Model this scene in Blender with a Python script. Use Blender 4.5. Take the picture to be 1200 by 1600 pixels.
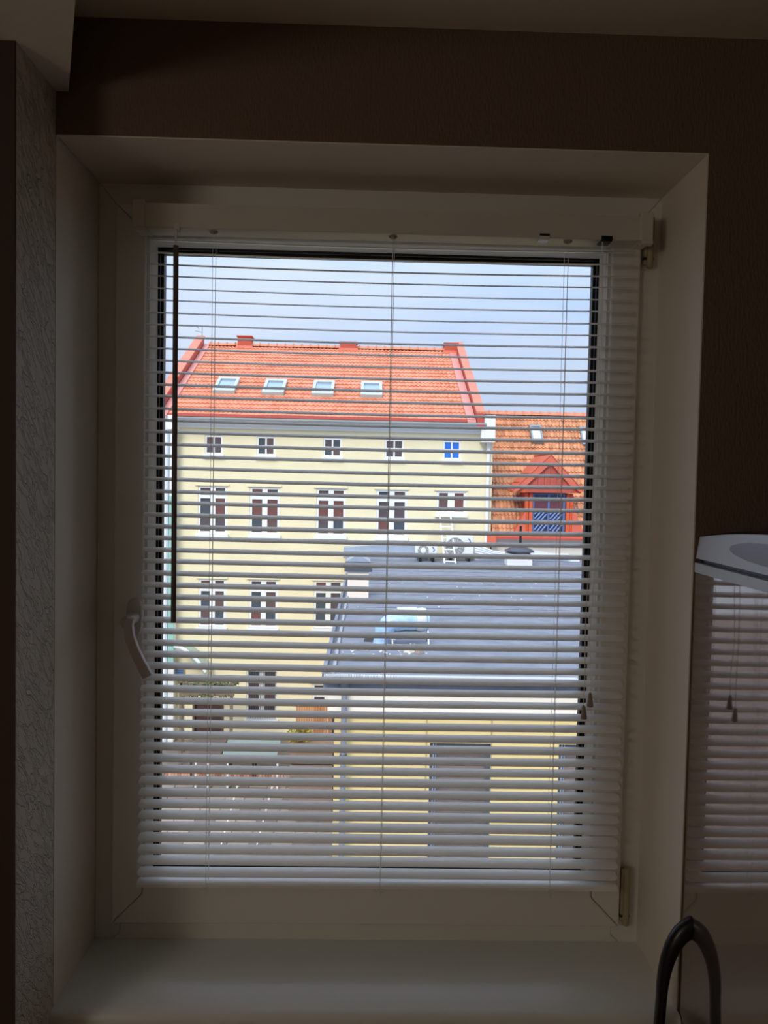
import bpy, math, random
from mathutils import Vector
random.seed(4)
for o in list(bpy.data.objects): bpy.data.objects.remove(o)
SC = bpy.context.scene
COL = SC.collection

# ------------------------------------------------------------------ camera
CP = Vector((.4839, -1.1934, .8440)); YAW, PITCH, ROLL, FPX = .0214, -.0399, .0202, 1196.4
cf = Vector((math.sin(YAW)*math.cos(PITCH), math.cos(YAW)*math.cos(PITCH), math.sin(PITCH)))
r0 = cf.cross(Vector((0, 0, 1))).normalized(); u0 = r0.cross(cf)
cr = r0*math.cos(ROLL)+u0*math.sin(ROLL); cu = -r0*math.sin(ROLL)+u0*math.cos(ROLL)
cam = bpy.data.cameras.new('camera'); co = bpy.data.objects.new('camera', cam); COL.objects.link(co)
from mathutils import Matrix
co.matrix_world = Matrix(((cr.x, cu.x, -cf.x, CP.x), (cr.y, cu.y, -cf.y, CP.y), (cr.z, cu.z, -cf.z, CP.z), (0, 0, 0, 1)))
cam.sensor_fit = 'VERTICAL'; cam.sensor_height = 32; cam.lens = FPX*32/1600; cam.clip_start = .02; cam.clip_end = 500
SC.camera = co

# ------------------------------------------------------------------ sky, sun, exposure
SC.view_settings.view_transform = 'Standard'; SC.view_settings.look = 'None'
SC.view_settings.exposure = 0.95; SC.view_settings.gamma = 1; SC.view_settings.use_curve_mapping = False
W = bpy.data.worlds.new('sky'); SC.world = W; W.use_nodes = True
nt = W.node_tree; nt.nodes.clear()
def N(nt, t, **k):
    n = nt.nodes.new(t)
    for a, b in k.items(): setattr(n, a, b)
    return n
tc = N(nt, 'ShaderNodeTexCoord'); mp = N(nt, 'ShaderNodeMapping'); mp.inputs['Scale'].default_value = (1.6, 1.6, 5.5)
nz = N(nt, 'ShaderNodeTexNoise'); nz.inputs['Scale'].default_value = 2.2; nz.inputs['Detail'].default_value = 5; nz.inputs['Roughness'].default_value = .5
rp = N(nt, 'ShaderNodeValToRGB'); rp.color_ramp.elements[0].position = .34; rp.color_ramp.elements[1].position = .68
rp.color_ramp.elements[0].color = (.285, .365, .52, 1); rp.color_ramp.elements[1].color = (.385, .435, .535, 1)
bg = N(nt, 'ShaderNodeBackground'); bg.inputs['Strength'].default_value = 1.0
wo = N(nt, 'ShaderNodeOutputWorld')
L = nt.links.new
L(tc.outputs['Generated'], mp.inputs[0]); L(mp.outputs[0], nz.inputs[0]); L(nz.outputs[0], rp.inputs[0]); 
# overcast luminance: brighter towards the zenith, as cloudy skies are
sx = N(nt, 'ShaderNodeSeparateXYZ'); m1 = N(nt, 'ShaderNodeMath', operation='MAXIMUM'); m1.inputs[1].default_value = 0
m2 = N(nt, 'ShaderNodeMath', operation='MULTIPLY_ADD'); m2.inputs[1].default_value = 2.0; m2.inputs[2].default_value = .92
m0 = N(nt, 'ShaderNodeMath', operation='POWER'); m0.inputs[1].default_value = 1.5
L(tc.outputs['Generated'], sx.inputs[0]); L(sx.outputs[2], m1.inputs[0]); L(m1.outputs[0], m0.inputs[0]); L(m0.outputs[0], m2.inputs[0]); L(m2.outputs[0], bg.inputs['Strength'])
L(rp.outputs[0], bg.inputs[0]); L(bg.outputs[0], wo.inputs[0])
sun = bpy.data.lights.new('sun', 'SUN'); sun.energy = 1.42; sun.angle = math.radians(24); sun.color = (1, .95, .86)
so = bpy.data.objects.new('sun', sun); COL.objects.link(so)
so.rotation_euler = Vector((.28, .72, -.62)).to_track_quat('-Z', 'Y').to_euler()

FILL_LIGHT = 3.3      # strength of the added fill light, unseen behind the camera
# ------------------------------------------------------------------ helpers
def ray(px, py): return cf+cr*((px-600)/FPX)+cu*((800-py)/FPX)
def at(px, py, Y): d = ray(px, py); return CP+d*((Y-CP.y)/d.y)
def onz(px, py, Z): d = ray(px, py); return CP+d*((Z-CP.z)/d.z)
def onplane(px, py, P, n): d = ray(px, py); return CP+d*((P-CP).dot(n)/d.dot(n))
def rect(a, b, c, d, Y):
    pm, qm = (a+b)/2, (c+d)/2
    return at(a, qm, Y).x, at(b, qm, Y).x, at(pm, d, Y).z, at(pm, c, Y).z      # x0 x1 z0 z1

def lin(c):
    return tuple(((v/255)/12.92 if v/255 <= .04045 else ((v/255+.055)/1.055)**2.4) for v in c)
MATS = {}
def mat(name, rgb, rough=.6, metal=0, noise=0, nscale=8, bump=0, bscale=40, spec=.5, col2=None, stretch=(1, 1, 1)):
    if name in MATS: return MATS[name]
    m = bpy.data.materials.new(name); m.use_nodes = True; t = m.node_tree; b = t.nodes['Principled BSDF']
    c = lin(rgb); b.inputs['Base Color'].default_value = (*c, 1); b.inputs['Roughness'].default_value = rough
    b.inputs['Metallic'].default_value = metal; b.inputs['Specular IOR Level'].default_value = spec
    if noise or bump:
        k = N(t, 'ShaderNodeTexCoord'); q = N(t, 'ShaderNodeMapping'); q.inputs['Scale'].default_value = stretch
        t.links.new(k.outputs['Object'], q.inputs[0])
    if noise:
        n = N(t, 'ShaderNodeTexNoise'); n.inputs['Scale'].default_value = nscale; n.inputs['Detail'].default_value = 4
        r = N(t, 'ShaderNodeValToRGB'); c2 = lin(col2) if col2 else tuple(v*(1-noise) for v in c)
        r.color_ramp.elements[0].color = (*c2, 1); r.color_ramp.elements[1].color = (*c, 1)
        r.color_ramp.elements[0].position = .3; r.color_ramp.elements[1].position = .65
        t.links.new(q.outputs[0], n.inputs[0]); t.links.new(n.outputs[0], r.inputs[0]); t.links.new(r.outputs[0], b.inputs['Base Color'])
    if bump:
        n = N(t, 'ShaderNodeTexNoise'); n.inputs['Scale'].default_value = bscale; n.inputs['Detail'].default_value = 3
        u = N(t, 'ShaderNodeBump'); u.inputs['Strength'].default_value = bump; u.inputs['Distance'].default_value = .01
        t.links.new(q.outputs[0], n.inputs[0]); t.links.new(n.outputs[0], u.inputs['Height']); t.links.new(u.outputs[0], b.inputs['Normal'])
    MATS[name] = m; return m

def tile_mat(name, base, alt, su, sv):
    """tile colours that vary from tile to tile"""
    m = mat(name, base, .75); t = m.node_tree; b = t.nodes['Principled BSDF']
    k = N(t, 'ShaderNodeTexCoord'); q = N(t, 'ShaderNodeMapping'); q.inputs['Scale'].default_value = (1/su, 1/sv, 1/sv)
    f = N(t, 'ShaderNodeVectorMath', operation='FLOOR'); w = N(t, 'ShaderNodeTexWhiteNoise')
    n = N(t, 'ShaderNodeTexNoise'); n.inputs['Scale'].default_value = .9
    a = N(t, 'ShaderNodeMath', operation='ADD'); s = N(t, 'ShaderNodeMath', operation='MULTIPLY'); s.inputs[1].default_value = .5
    r = N(t, 'ShaderNodeValToRGB'); r.color_ramp.elements[0].color = (*lin(alt), 1); r.color_ramp.elements[1].color = (*lin(base), 1)
    r.color_ramp.elements[0].position = .2; r.color_ramp.elements[1].position = .65
    l = t.links.new
    l(k.outputs['Object'], q.inputs[0]); l(q.outputs[0], f.inputs[0]); l(f.outputs[0], w.inputs[0]); l(k.outputs['Object'], n.inputs[0])
    l(w.outputs['Value'], a.inputs[0]); l(n.outputs[0], a.inputs[1]); l(a.outputs[0], s.inputs[0]); l(s.outputs[0], r.inputs[0]); l(r.outputs[0], b.inputs['Base Color'])
    return m

class MB:
    def __init__(s): s.v = []; s.f = []
    def quadstrip(s, rings, close=True, caps=True):
        n = len(rings[0]); b = len(s.v)
        for r in rings: s.v += [tuple(p) for p in r]
        for i in range(len(rings)-1):
            for j in range(n if close else n-1):
                k = (j+1) % n
                s.f.append((b+i*n+j, b+i*n+k, b+(i+1)*n+k, b+(i+1)*n+j))
        if caps and close:
            s.f.append(tuple(b+j for j in reversed(range(n)))); s.f.append(tuple(b+(len(rings)-1)*n+j for j in range(n)))
        return s
    def box(s, x0, x1, y0, y1, z0, z1):
        b = len(s.v)
        s.v += [(x0, y0, z0), (x1, y0, z0), (x1, y1, z0), (x0, y1, z0), (x0, y0, z1), (x1, y0, z1), (x1, y1, z1), (x0, y1, z1)]
        s.f += [tuple(b+i for i in q) for q in ((3, 2, 1, 0), (4, 5, 6, 7), (0, 1, 5, 4), (1, 2, 6, 5), (2, 3, 7, 6), (3, 0, 4, 7))]
        return s
    def prism(s, poly, d):
        """poly: list of points, extruded by vector d"""
        d = Vector(d); a = [Vector(p) for p in poly]; return s.quadstrip([a, [p+d for p in a]])
    def tube(s, path, r, n=8, flat=1, caps=True):
        path = [Vector(p) for p in path]; rings = []; up = None
        rr = r if isinstance(r, (list, tuple)) else [r]*len(path)
        for i, p in enumerate(path):
            t = (path[min(i+1, len(path)-1)]-path[max(i-1, 0)]).normalized()
            if up is None: up = t.orthogonal().normalized()
            up = (up-t*up.dot(t)).normalized(); w = t.cross(up)
            rings.append([p+up*(rr[i]*math.cos(2*math.pi*j/n))+w*(rr[i]*flat*math.sin(2*math.pi*j/n)) for j in range(n)])
        return s.quadstrip(rings, caps=caps)
    def cyl(s, a, b, r, n=16, r2=None): return s.tube([a, b], [r, r if r2 is None else r2], n)
    def lathe(s, c, prof, n=24, axis='Z'):
        rings = []
        for r, h in prof:
            g = []
            for j in range(n):
                a = 2*math.pi*j/n; q = (r*math.cos(a), r*math.sin(a), h)
                if axis == 'Y': q = (q[0], h, q[1])
                if axis == 'X': q = (h, q[0], q[1])
                g.append((c[0]+q[0], c[1]+q[1], c[2]+q[2]))
            rings.append(g)
        return s.quadstrip(rings)
    def cells(s, x0, x1, z0, z1, y0, y1, holes):
        xs = sorted({x0, x1, *[h[0] for h in holes], *[h[1] for h in holes]}); zs = sorted({z0, z1, *[h[2] for h in holes], *[h[3] for h in holes]})
        xs = [x for x in xs if x0 <= x <= x1]; zs = [z for z in zs if z0 <= z <= z1]
        for i in range(len(xs)-1):
            for j in range(len(zs)-1):
                cx, cz = (xs[i]+xs[i+1])/2, (zs[j]+zs[j+1])/2
                if any(h[0] < cx < h[1] and h[2] < cz < h[3] for h in holes): continue
                s.box(xs[i], xs[i+1], y0, y1, zs[j], zs[j+1])
        return s
ORG = {}
import bmesh
def obj(name, mb, m, parent=None, smooth=False, bevel=0, kind=None, recalc=True):
    vs = [Vector(v) for v in mb.v]
    c = Vector([(min(v[i] for v in vs)+max(v[i] for v in vs))/2 for i in range(3)])
    me = bpy.data.meshes.new(name); me.from_pydata([tuple(v-c) for v in vs], [], mb.f)
    if recalc:
        bm = bmesh.new(); bm.from_mesh(me); bmesh.ops.recalc_face_normals(bm, faces=bm.faces); bm.to_mesh(me); bm.free()
    me.materials.append(m)
    if smooth:
        me.polygons.foreach_set('use_smooth', [True]*len(me.polygons))
        me.set_sharp_from_angle(angle=math.radians(40))
    o = bpy.data.objects.new(name, me); COL.objects.link(o); ORG[o.name] = c
    if parent: o.parent = parent; o.location = c-ORG[parent.name]
    else: o.location = c
    if bevel:
        b = o.modifiers.new('bevel', 'BEVEL'); b.width = bevel; b.segments = 2; b.limit_method = 'ANGLE'
    if kind: o['kind'] = kind
    return o
def thing(name, label, cat, loc, group=None):
    o = bpy.data.objects.new(name, None); COL.objects.link(o); o.location = loc; ORG[o.name] = Vector(loc); o.empty_display_size = .1
    if label: o['label'] = label; o['category'] = cat
    if group: o['group'] = group
    return o
def tag(o, label, cat, group=None):
    o['label'] = label; o['category'] = cat
    if group: o['group'] = group
    return o
def setting(name, loc): o = thing(name, None, None, loc); o['kind'] = 'structure'; return o

# ------------------------------------------------------------------ materials
def wallpaper(name, rgb, strength):
    m = mat(name, rgb, .75); t = m.node_tree; b = t.nodes['Principled BSDF']; l = t.links.new
    k = N(t, 'ShaderNodeTexCoord'); q = N(t, 'ShaderNodeMapping'); q.inputs['Rotation'].default_value = (.85, 0, 0); q2 = N(t, 'ShaderNodeMapping'); q2.inputs['Scale'].default_value = (1, .55, 1.9)
    n1 = N(t, 'ShaderNodeTexNoise'); n1.inputs['Scale'].default_value = 24; n1.inputs['Detail'].default_value = 3; n1.inputs['Distortion'].default_value = .7
    n2 = N(t, 'ShaderNodeTexNoise'); n2.inputs['Scale'].default_value = 55; n2.inputs['Detail'].default_value = 2; n2.inputs['Distortion'].default_value = .6
    def ridge(src, w):
        s = N(t, 'ShaderNodeMath', operation='SUBTRACT'); s.inputs[1].default_value = .5
        a = N(t, 'ShaderNodeMath', operation='ABSOLUTE'); d = N(t, 'ShaderNodeMapRange'); d.inputs[1].default_value = 0; d.inputs[2].default_value = w
        l(src, s.inputs[0]); l(s.outputs[0], a.inputs[0]); l(a.outputs[0], d.inputs[0]); return d.outputs[0]
    l(k.outputs['Object'], q.inputs[0]); l(q.outputs[0], q2.inputs[0]); l(q2.outputs[0], n1.inputs[0]); l(q2.outputs[0], n2.inputs[0])
    mn = N(t, 'ShaderNodeMath', operation='MULTIPLY'); l(ridge(n1.outputs[0], .022), mn.inputs[0])
    ad = N(t, 'ShaderNodeMath', operation='ADD'); l(ridge(n2.outputs[0], .03), ad.inputs[0]); ad.inputs[1].default_value = .8; l(ad.outputs[0], mn.inputs[1])
    u = N(t, 'ShaderNodeBump'); u.inputs['Strength'].default_value = strength; u.inputs['Distance'].default_value = .0016
    l(mn.outputs[0], u.inputs['Height']); l(u.outputs[0], b.inputs['Normal']); return m
PAPER = wallpaper('creased wallpaper', (206, 196, 182), 1.0)
PAPERB = mat('fine woven wallpaper', (116, 97, 84), .85, bump=.35, bscale=260, stretch=(1, 1, .35))  # base colour lowered, so the window wall's shade sits in the paper
PLASTER = mat('reveal plaster', (228, 220, 208), .8, bump=.05, bscale=60)
CEIL = mat('ceiling paint', (226, 220, 208), .85, bump=.08, bscale=50)
FLOORM = mat('oak floor', (170, 138, 104), .5, noise=.4, nscale=6, stretch=(8, 1, 1))
PVC = mat('white pvc', (232, 232, 226), .35)
SILLM = mat('matt white sill laminate', (226, 229, 229), .32, bump=.02, bscale=300)
RUBBER = mat('black rubber', (14, 13, 18), .5)
SLAT = mat('slat enamel', (250, 249, 247), .38)
RAIL = mat('headrail enamel', (214, 212, 204), .4)
CORD = mat('cord', (235, 235, 230), .7)
NYLON = mat('clear nylon', (225, 228, 225), .2)
WANDM = mat('smoky wand plastic', (96, 88, 86), .25)
TASSEL = mat('tassel plastic', (150, 140, 130), .5)
HANDLEM = mat('handle paint', (206, 200, 194), .3)
HINGEM = mat('hinge cover', (172, 160, 130), .4)
FRONT = mat('glossy dark fridge front', (172, 158, 150), .045, metal=.85, noise=.08, nscale=3)
SILVER = mat('silver plastic', (206, 210, 218), .35, metal=.1)
GREYOV = mat('grey display', (150, 148, 160), .3)
BLACKP = mat('black plastic', (12, 12, 13), .3)
DARKB = mat('dark cabinet paint', (44, 42, 38), .45)

# ------------------------------------------------------------------ room (setting)
ZF, ZC, ZT, D = -.76, 1.535, 1.3602, .1847
XW, XE, YS, YO = -2.0, 2.2, -3.4, .30
obj('wall_back', MB().cells(0, XE+.2, ZF-.2, ZC+.25, 0, YO, [(0, 1, -.035, ZT)]), PAPERB, kind='structure')
obj('wall_left', MB().box(-2.2, 0, -.13, YO, ZF-.2, ZC+.25), PAPER, kind='structure')
obj('wall_west', MB().box(XW-.2, XW, YS-.2, -.13, ZF-.2, ZC+.25), PAPER, kind='structure')
obj('wall_right', MB().box(XE, XE+.2, YS-.2, 0, ZF-.2, ZC+.25), PAPER, kind='structure')
obj('wall_front', MB().box(XW, XE, YS-.2, YS, ZF-.2, ZC+.25), PAPER, kind='structure')
obj('floor', MB().box(XW, XE, YS, 0, ZF-.2, ZF), FLOORM, kind='structure')
obj('ceiling', MB().box(XW, XE, YS, 0, ZC, ZC+.25), CEIL, kind='structure')
obj('shade_panel', MB().box(XW, -.0005, -.133, -.13, ZF, 1.424), mat('brown painted shade', (58, 42, 36), .8), kind='structure')  # thin panel added over the wall return; its dark brown is painted shade
# boxed-in slanting soffit along the left wall
sd = Vector((.115-.019, -.226, 0)).normalized()
e0 = Vector((.019, 0, 1.424)); e1 = e0+sd*3.4
obj('trim_1', MB().prism([e0, e1, (XW, e1.y, 1.424), (XW, -.13, 1.424), (0, -.13, 1.424), (0, 0, 1.424)], (0, 0, ZC-1.424)), CEIL, kind='structure')
# smooth reveal linings
obj('trim_2', MB().box(0, .0007, 0, D, 0, ZT), PLASTER, kind='structure')
obj('trim_3', MB().box(.998, 1, 0, D, 0, ZT), PLASTER, kind='structure')
obj('trim_4', MB().box(.002, .998, 0, D, ZT-.002, ZT), PLASTER, kind='structure')
# sill board with rounded nose
pr = [(D, -.032)]
for k in range(9):
    a = -math.pi/2+math.pi*k/8; pr.append((-.002-.014*math.cos(a), -.016+.016*math.sin(a)))
pr.append((D, 0))
obj('trim_5', MB().quadstrip([[(x, y, z) for y, z in pr] for x in (.0, 1.0)]), SILLM, kind='structure', smooth=True)

# ------------------------------------------------------------------ the window
win = setting('window_1', (.5, D, 0))
def mitre(mb, o, i, y0, y1, side, gap=.0006):
    x0, x1, z0, z1 = o; a0, a1, b0, b1 = i; g = gap
    P = {'b': [(x0+g, z0), (x1-g, z0), (a1-g, b0), (a0+g, b0)], 't': [(a0+g, b1), (a1-g, b1), (x1-g, z1), (x0+g, z1)],
         'l': [(x0, z0+g), (a0, b0+g), (a0, b1-g), (x0, z1-g)], 'r': [(a1, b0+g), (x1, z0+g), (x1, z1-g), (a1, b1-g)]}[side]
    e = b0-z0-(a0-x0)                                  # a bottom rail deeper than the stiles keeps 45 degree mitres
    if e > .01:
        if side == 'b': P = [(x0+g, z0), (x1-g, z0), (a1-g, b0-e), (a1-g, b0), (a0+g, b0), (a0+g, b0-e)]
        if side == 'l': P = [(x0, z0+g), (a0, b0-e+g), (a0, b1-g), (x0, z1-g)]
        if side == 'r': P = [(a1, b0-e+g), (x1, z0+g), (x1, z1-g), (a1, b1-g)]
    return mb.prism([(x, y0, z) for x, z in P], (0, y1-y0, 0))
FO, FI = (.0, 1.0, -.034, ZT), (.046, .950, .046, 1.305)
for s in 'btlr': obj('frame_member', mitre(MB(), FO, FI, D, D+.07, s, .0002), PVC, win, bevel=.002)
SO, SI = (.0342, .9600, .0347, 1.3212), (.088, .908, .108, 1.268)
for s in 'btlr': obj('sash_member', mitre(MB(), SO, SI, D-.013, D+.045, s), PVC, win, bevel=.003)
G = (.1035, .8915, .1235, 1.2512)
for s in 'btlr':   # glazing bead sloping back to the glass
    mb = MB(); x0, x1, z0, z1 = SI; a0, a1, b0, b1 = G; ya, yb, yc = D-.009, D+.006, D+.03
    q = {'b': ((x0, z0), (x1, z0), (a1, b0), (a0, b0)), 't': ((x1, z1), (x0, z1), (a0, b1), (a1, b1)), 'l': ((x0, z1), (x0, z0), (a0, b0), (a0, b1)), 'r': ((x1, z0), (x1, z1), (a1, b1), (a1, b0))}[s]
    def lerp(p, r, t): return (p[0]+(r[0]-p[0])*t, p[1]+(r[1]-p[1])*t)
    rings = []
    for (o, i) in ((q[0], q[3]), (q[1], q[2])):
        m1 = lerp(o, i, .35); m2 = lerp(o, i, .8)
        rings.append([(o[0], ya, o[1]), (m1[0], ya-.001, m1[1]), (m2[0], yb-.008, m2[1]), (i[0], yb+.004, i[1]), (i[0], yc, i[1]), (o[0], yc, o[1])])
    obj('glazing_bead', mb.quadstrip(rings), PVC, win, smooth=True)
g0, g1, g2, g3 = G
def ringbox(w, y0, y1, k=0):
    x0, x1, z0, z1 = g0-k, g1+k, g2-k, g3+k
    return MB().box(x0, x1, y0, y1, z0, z0+w+k).box(x0, x1, y0, y1, z1-w-k, z1).box(x0, x0+w+k, y0, y1, z0+w, z1-w).box(x1-w-k, x1, y0, y1, z0+w, z1-w)
obj('gasket', ringbox(.0035, D+.008, D+.014, .003), RUBBER, win)
obj('spacer', ringbox(.0075, D+.0185, D+.0335, .003), RUBBER, win)
gm = bpy.data.materials.new('window glass'); gm.use_nodes = True; t = gm.node_tree; t.nodes.clear()
tr = N(t, 'ShaderNodeBsdfTransparent'); tr.inputs[0].default_value = (.985, .99, .988, 1); gl = N(t, 'ShaderNodeBsdfGlossy'); gl.inputs['Roughness'].default_value = 0
fr = N(t, 'ShaderNodeFresnel'); fr.inputs[0].default_value = 1.3; mx = N(t, 'ShaderNodeMixShader'); ou = N(t, 'ShaderNodeOutputMaterial')
t.links.new(fr.outputs[0], mx.inputs[0]); t.links.new(tr.outputs[0], mx.inputs[1]); t.links.new(gl.outputs[0], mx.inputs[2]); t.links.new(mx.outputs[0], ou.inputs[0])
for y in (D+.0145, D+.034): obj('pane', MB().box(g0-.002, g1+.002, y, y+.0035, g2-.002, g3+.002), gm, win)
# hinges at the right
for z0, z1, xa in ((.045, .142, .968), (1.238, 1.316, .972)):
    h = obj('hinge', MB().box(xa-.006, xa+.010, D-.012, D, z0, z1), HINGEM, win, bevel=.003)
    obj('hinge_pin', MB().cyl((xa+.004, D-.012, z0-.006), (xa+.004, D-.012, z1+.004), .006, 10), HINGEM, h, smooth=True)
    obj('hinge_gap', MB().box(xa-.007, xa+.011, D-.0125, D-.004, z0+.008, z0+.0125), BLACKP, h)
# handle: oval rosette, neck, curved lever
hd = thing('window_handle', None, None, (.073, D-.013, .60)); hd.parent = win; hd.location = Vector((.073, D-.013, .60))-ORG[win.name]
def oval(cx, cz, rx, rz, n=28): return [(cx+rx*math.copysign(abs(math.cos(a))**.75, math.cos(a)), cz+rz*math.copysign(abs(math.sin(a))**.75, math.sin(a))) for a in [2*math.pi*i/n for i in range(n)]]
mb = MB(); rings = []
for sx, y in ((1, D-.013), (1, D-.019), (.93, D-.0215), (.8, D-.022)):
    rings.append([(x, y, z) for x, z in oval(.0735, .594, .0145*sx, .0345*sx)])
obj('rosette', mb.quadstrip(rings), HANDLEM, hd, smooth=True)
obj('neck', MB().tube([(.0735, D-.02, .594), (.073, D-.045, .594), (.0725, D-.062, .592)], [.0105, .0098, .0105], 18), HANDLEM, hd, smooth=True)
hp = [at(x, y, Y) for x, y, Y in ((204, 966, .113), (201, 978, .110), (203, 996, .108), (210, 1015, .107), (219, 1034, .107), (228, 1051, .108), (231, 1057, .108))]
rings = []
for i, p in enumerate(hp):
    tt = (hp[min(i+1, 6)]-hp[max(i-1, 0)]).normalized(); wv = Vector((0, 1, 0)).cross(tt).normalized(); dv = Vector((0, 1, 0))
    w = (.0065, .0083, .0088, .0088, .0090, .0095, .0096)[i]; d = .0062
    prof = [(w, 0), (w*.9, .7*d), (w*.3, d), (-w*.3, d), (-w*.9, .7*d), (-w, 0), (-w*.85, -.8*d), (0, -d), (w*.85, -.8*d)]
    rings.append([p+wv*a+dv*b for a, b in prof])
obj('lever', MB().quadstrip(rings), HANDLEM, hd, smooth=True)

# ------------------------------------------------------------------ venetian blind
bl = thing('venetian_blind', 'white aluminium venetian blind with tilted slats hanging across the window', 'blind', (.517, .147, .115))
BY = .147
hr = MB().quadstrip([[(x, y, z) for y, z in ((.124, 1.2665), (.126, 1.2645), (.168, 1.2645), (.170, 1.268), (.170, 1.305), (.167, 1.305), (.167, 1.27), (.127, 1.27), (.127, 1.305), (.124, 1.305))] for x in (.094, .946)])
hro = obj('headrail', hr, RAIL, bl)
for x, s in ((.089, 1), (.951, -1)):
    b = MB().box(x-.011*1, x+.011*1, .121, D-.0135, 1.263, 1.312)
    b = obj('end_bracket', b, RAIL, bl, bevel=.002)
    obj('clip', MB().quadstrip([[(x+s*.002+dx, y, z) for y, z in ((.122, 1.2628), (.118, 1.2628), (.118, 1.2575), (.130, 1.2565), (.140, 1.2625))] for dx in (-.007, .012)]), RAIL, b)
NS, P0, PITCH_S, TILT = 55, .1445, .02047, math.radians(14)
PT = 1.2088
def sagf(x, z): t = (x-.517)/.43; return -.0042*max(0, (z-.14)/(1.25-.14))*(1-t*t)+.002*(1-min(1, (z-.14)/.3))*(1-t*t)*.5
def slat_mesh(z0, w=.025, crown=.0021, th=.00035, tilt=TILT, j=0):
    u = (z0-.14)/1.1; xl, xr = .0895+.0085*u, .9435-.004*u
    mb = MB(); top = []; nx = 16; ends = [(0, .52), (.0015, .76), (.004, .93), (.008, 1)]
    xs = [(xl+d, k) for d, k in ends]+[(xl+.008+(xr-xl-.016)*i/nx, 1) for i in range(1, nx)]+[(xr-d, k) for d, k in reversed(ends)]
    rings = []
    for x, k in xs:
        g = []
        m = 7
        for side in (1, -1):
            for i in (range(m) if side == 1 else reversed(range(m))):
                v = (i/(m-1)*2-1); yy = v*w/2*k; zz = crown*(1-(v*k)**2)+(th/2)*side
                g.append((x, BY+yy*math.cos(tilt)-zz*math.sin(tilt), z0+yy*math.sin(tilt)+zz*math.cos(tilt)+sagf(x, z0)))
        rings.append(g)
    return mb.quadstrip(rings)
for i in range(NS):
    z = P0+PITCH_S*i+random.uniform(-.0006, .0006)
    obj('slat', slat_mesh(z, tilt=TILT+random.uniform(-.02, .02)+(0 if z < 1.0 else .0)), SLAT, bl, smooth=True)
# bottom rail
zb = .1245
rings = []
for x, k in [(.0885, .8), (.0895, 1)]+[(.0895+.8535*i/10, 1) for i in range(1, 10)]+[(.943, 1), (.944, .8)]:
    g = []
    for yy, zz in ((-.0125, -.004), (-.0125, .0005), (-.010, .003), (-.004, .0048), (.004, .0048), (.010, .003), (.0125, .0005), (.0125, -.004), (.009, -.0055), (-.009, -.0055)):
        g.append((x, BY+yy*k, zb+zz*k+sagf(x, .14)+.001))
    rings.append(g)
obj('bottom_rail', MB().quadstrip(rings), SLAT, bl, smooth=True)
for x in (.2115, .5185, .8205):
    mb = MB(); top = 1.266
    for dy, r in ((-.0135, .0004), (.0135, .0004)): mb.tube([(x, BY+dy, top), (x+.0006, BY+dy, .7), (x, BY+dy, .122)], r, 5)
    for i in range(NS): z = P0+PITCH_S*i; mb.tube([(x, BY-.0135, z-.0042), (x, BY+.0135, z+.0022)], .0004, 4)
    lc = obj('ladder_cord', mb, CORD, bl)
    obj('lift_cord', MB().tube([(x+.003, BY-.001, top), (x+.002, BY, .13)], .0005, 5), CORD, lc)
    obj('cord_guide', MB().lathe((x, BY-.008, 1.2605), ((.003, 0), (.007, .002), (.008, .0045)), 12), TASSEL, bl, smooth=True)
    mb = MB()
    for s in (-1, 1):
        mb.tube([(x, BY-.013, .1215), (x+s*.004, BY-.017, .1245), (x+s*.008, BY-.0175, .1235), (x+s*.010, BY-.016, .1205), (x+s*.006, BY-.016, .1185), (x, BY-.014, .1205)], .0009, 6)
    mb.tube([(x, BY-.014, .124), (x+.001, BY-.0165, .118), (x+.002, BY-.015, .112)], .0009, 6)
    obj('cord_clip', mb, NYLON, bl, smooth=True)
# nylon guide threads at the sides and below
for px, pt, pb in ((232, 372, 1385), (948, 385, 1385)):
    a = at(px, pt, .166); b = (a.x-.002, .166, .112)
    obj('guide_thread', MB().tube([a, ((a.x*2+b[0])/3, .166, .6), b], .0005, 5), NYLON, bl)
obj('guide_thread', MB().tube([(.09, .166, .111), (.5, .166, .110), (.915, .166, .111)], .0006, 5), NYLON, bl)
# lift cords with tassels, cord lock
lk = obj('cord_lock', MB().box(.874, .893, .1225, .150, 1.2615, 1.2705), BLACKP, bl, bevel=.001)
sp = obj('bracket_clip', MB().box(.768, .785, .1228, .145, 1.262, 1.2705), NYLON, bl, bevel=.001)
obj('clip_slot', MB().box(.768, .785, .1222, .130, 1.2672, 1.2712), BLACKP, sp)
for k, (pts, tip) in enumerate(((((942, 374), (941, 480), (938, 620), (933, 750), (932, 850), (926, 930), (921, 1000), (924, 1050), (922, 1083)), (922, 1104)), (((941, 374), (939, 480), (934, 620), (928, 750), (925, 850), (917, 930), (914, 1000), (914, 1060), (912, 1103)), (912, 1123)))):
    ys = [.128]+[.124]*8
    obj('pull_cord', MB().tube([at(x, y, yy) for (x, y), yy in zip(pts, ys)], .0006, 5), CORD, bl)
    a = at(*pts[-1], .124); b = at(*tip, .124)
    obj('tassel', MB().tube([a+Vector((0, 0, .001)), a, a.lerp(b, .1), a.lerp(b, .9), b], [.0012, .0022, .003, .0056, .0052], 14), TASSEL, bl, smooth=True)
a = at(275, 384, .118); b = at(271, 971, .118)
obj('wand_hook', MB().tube([(a.x, .127, 1.262), (a.x, .119, 1.258), (a.x-.001, .118, a.z-.002)], .002, 8).box(a.x-.004, a.x+.004, .1225, .13, 1.2575, 1.271), NYLON, bl)
obj('tilt_wand', MB().tube([a, a.lerp(b, .5), b, b+Vector((0, 0, -.002))], [.0050, .0050, .0050, .004], 6), WANDM, bl)

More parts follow.
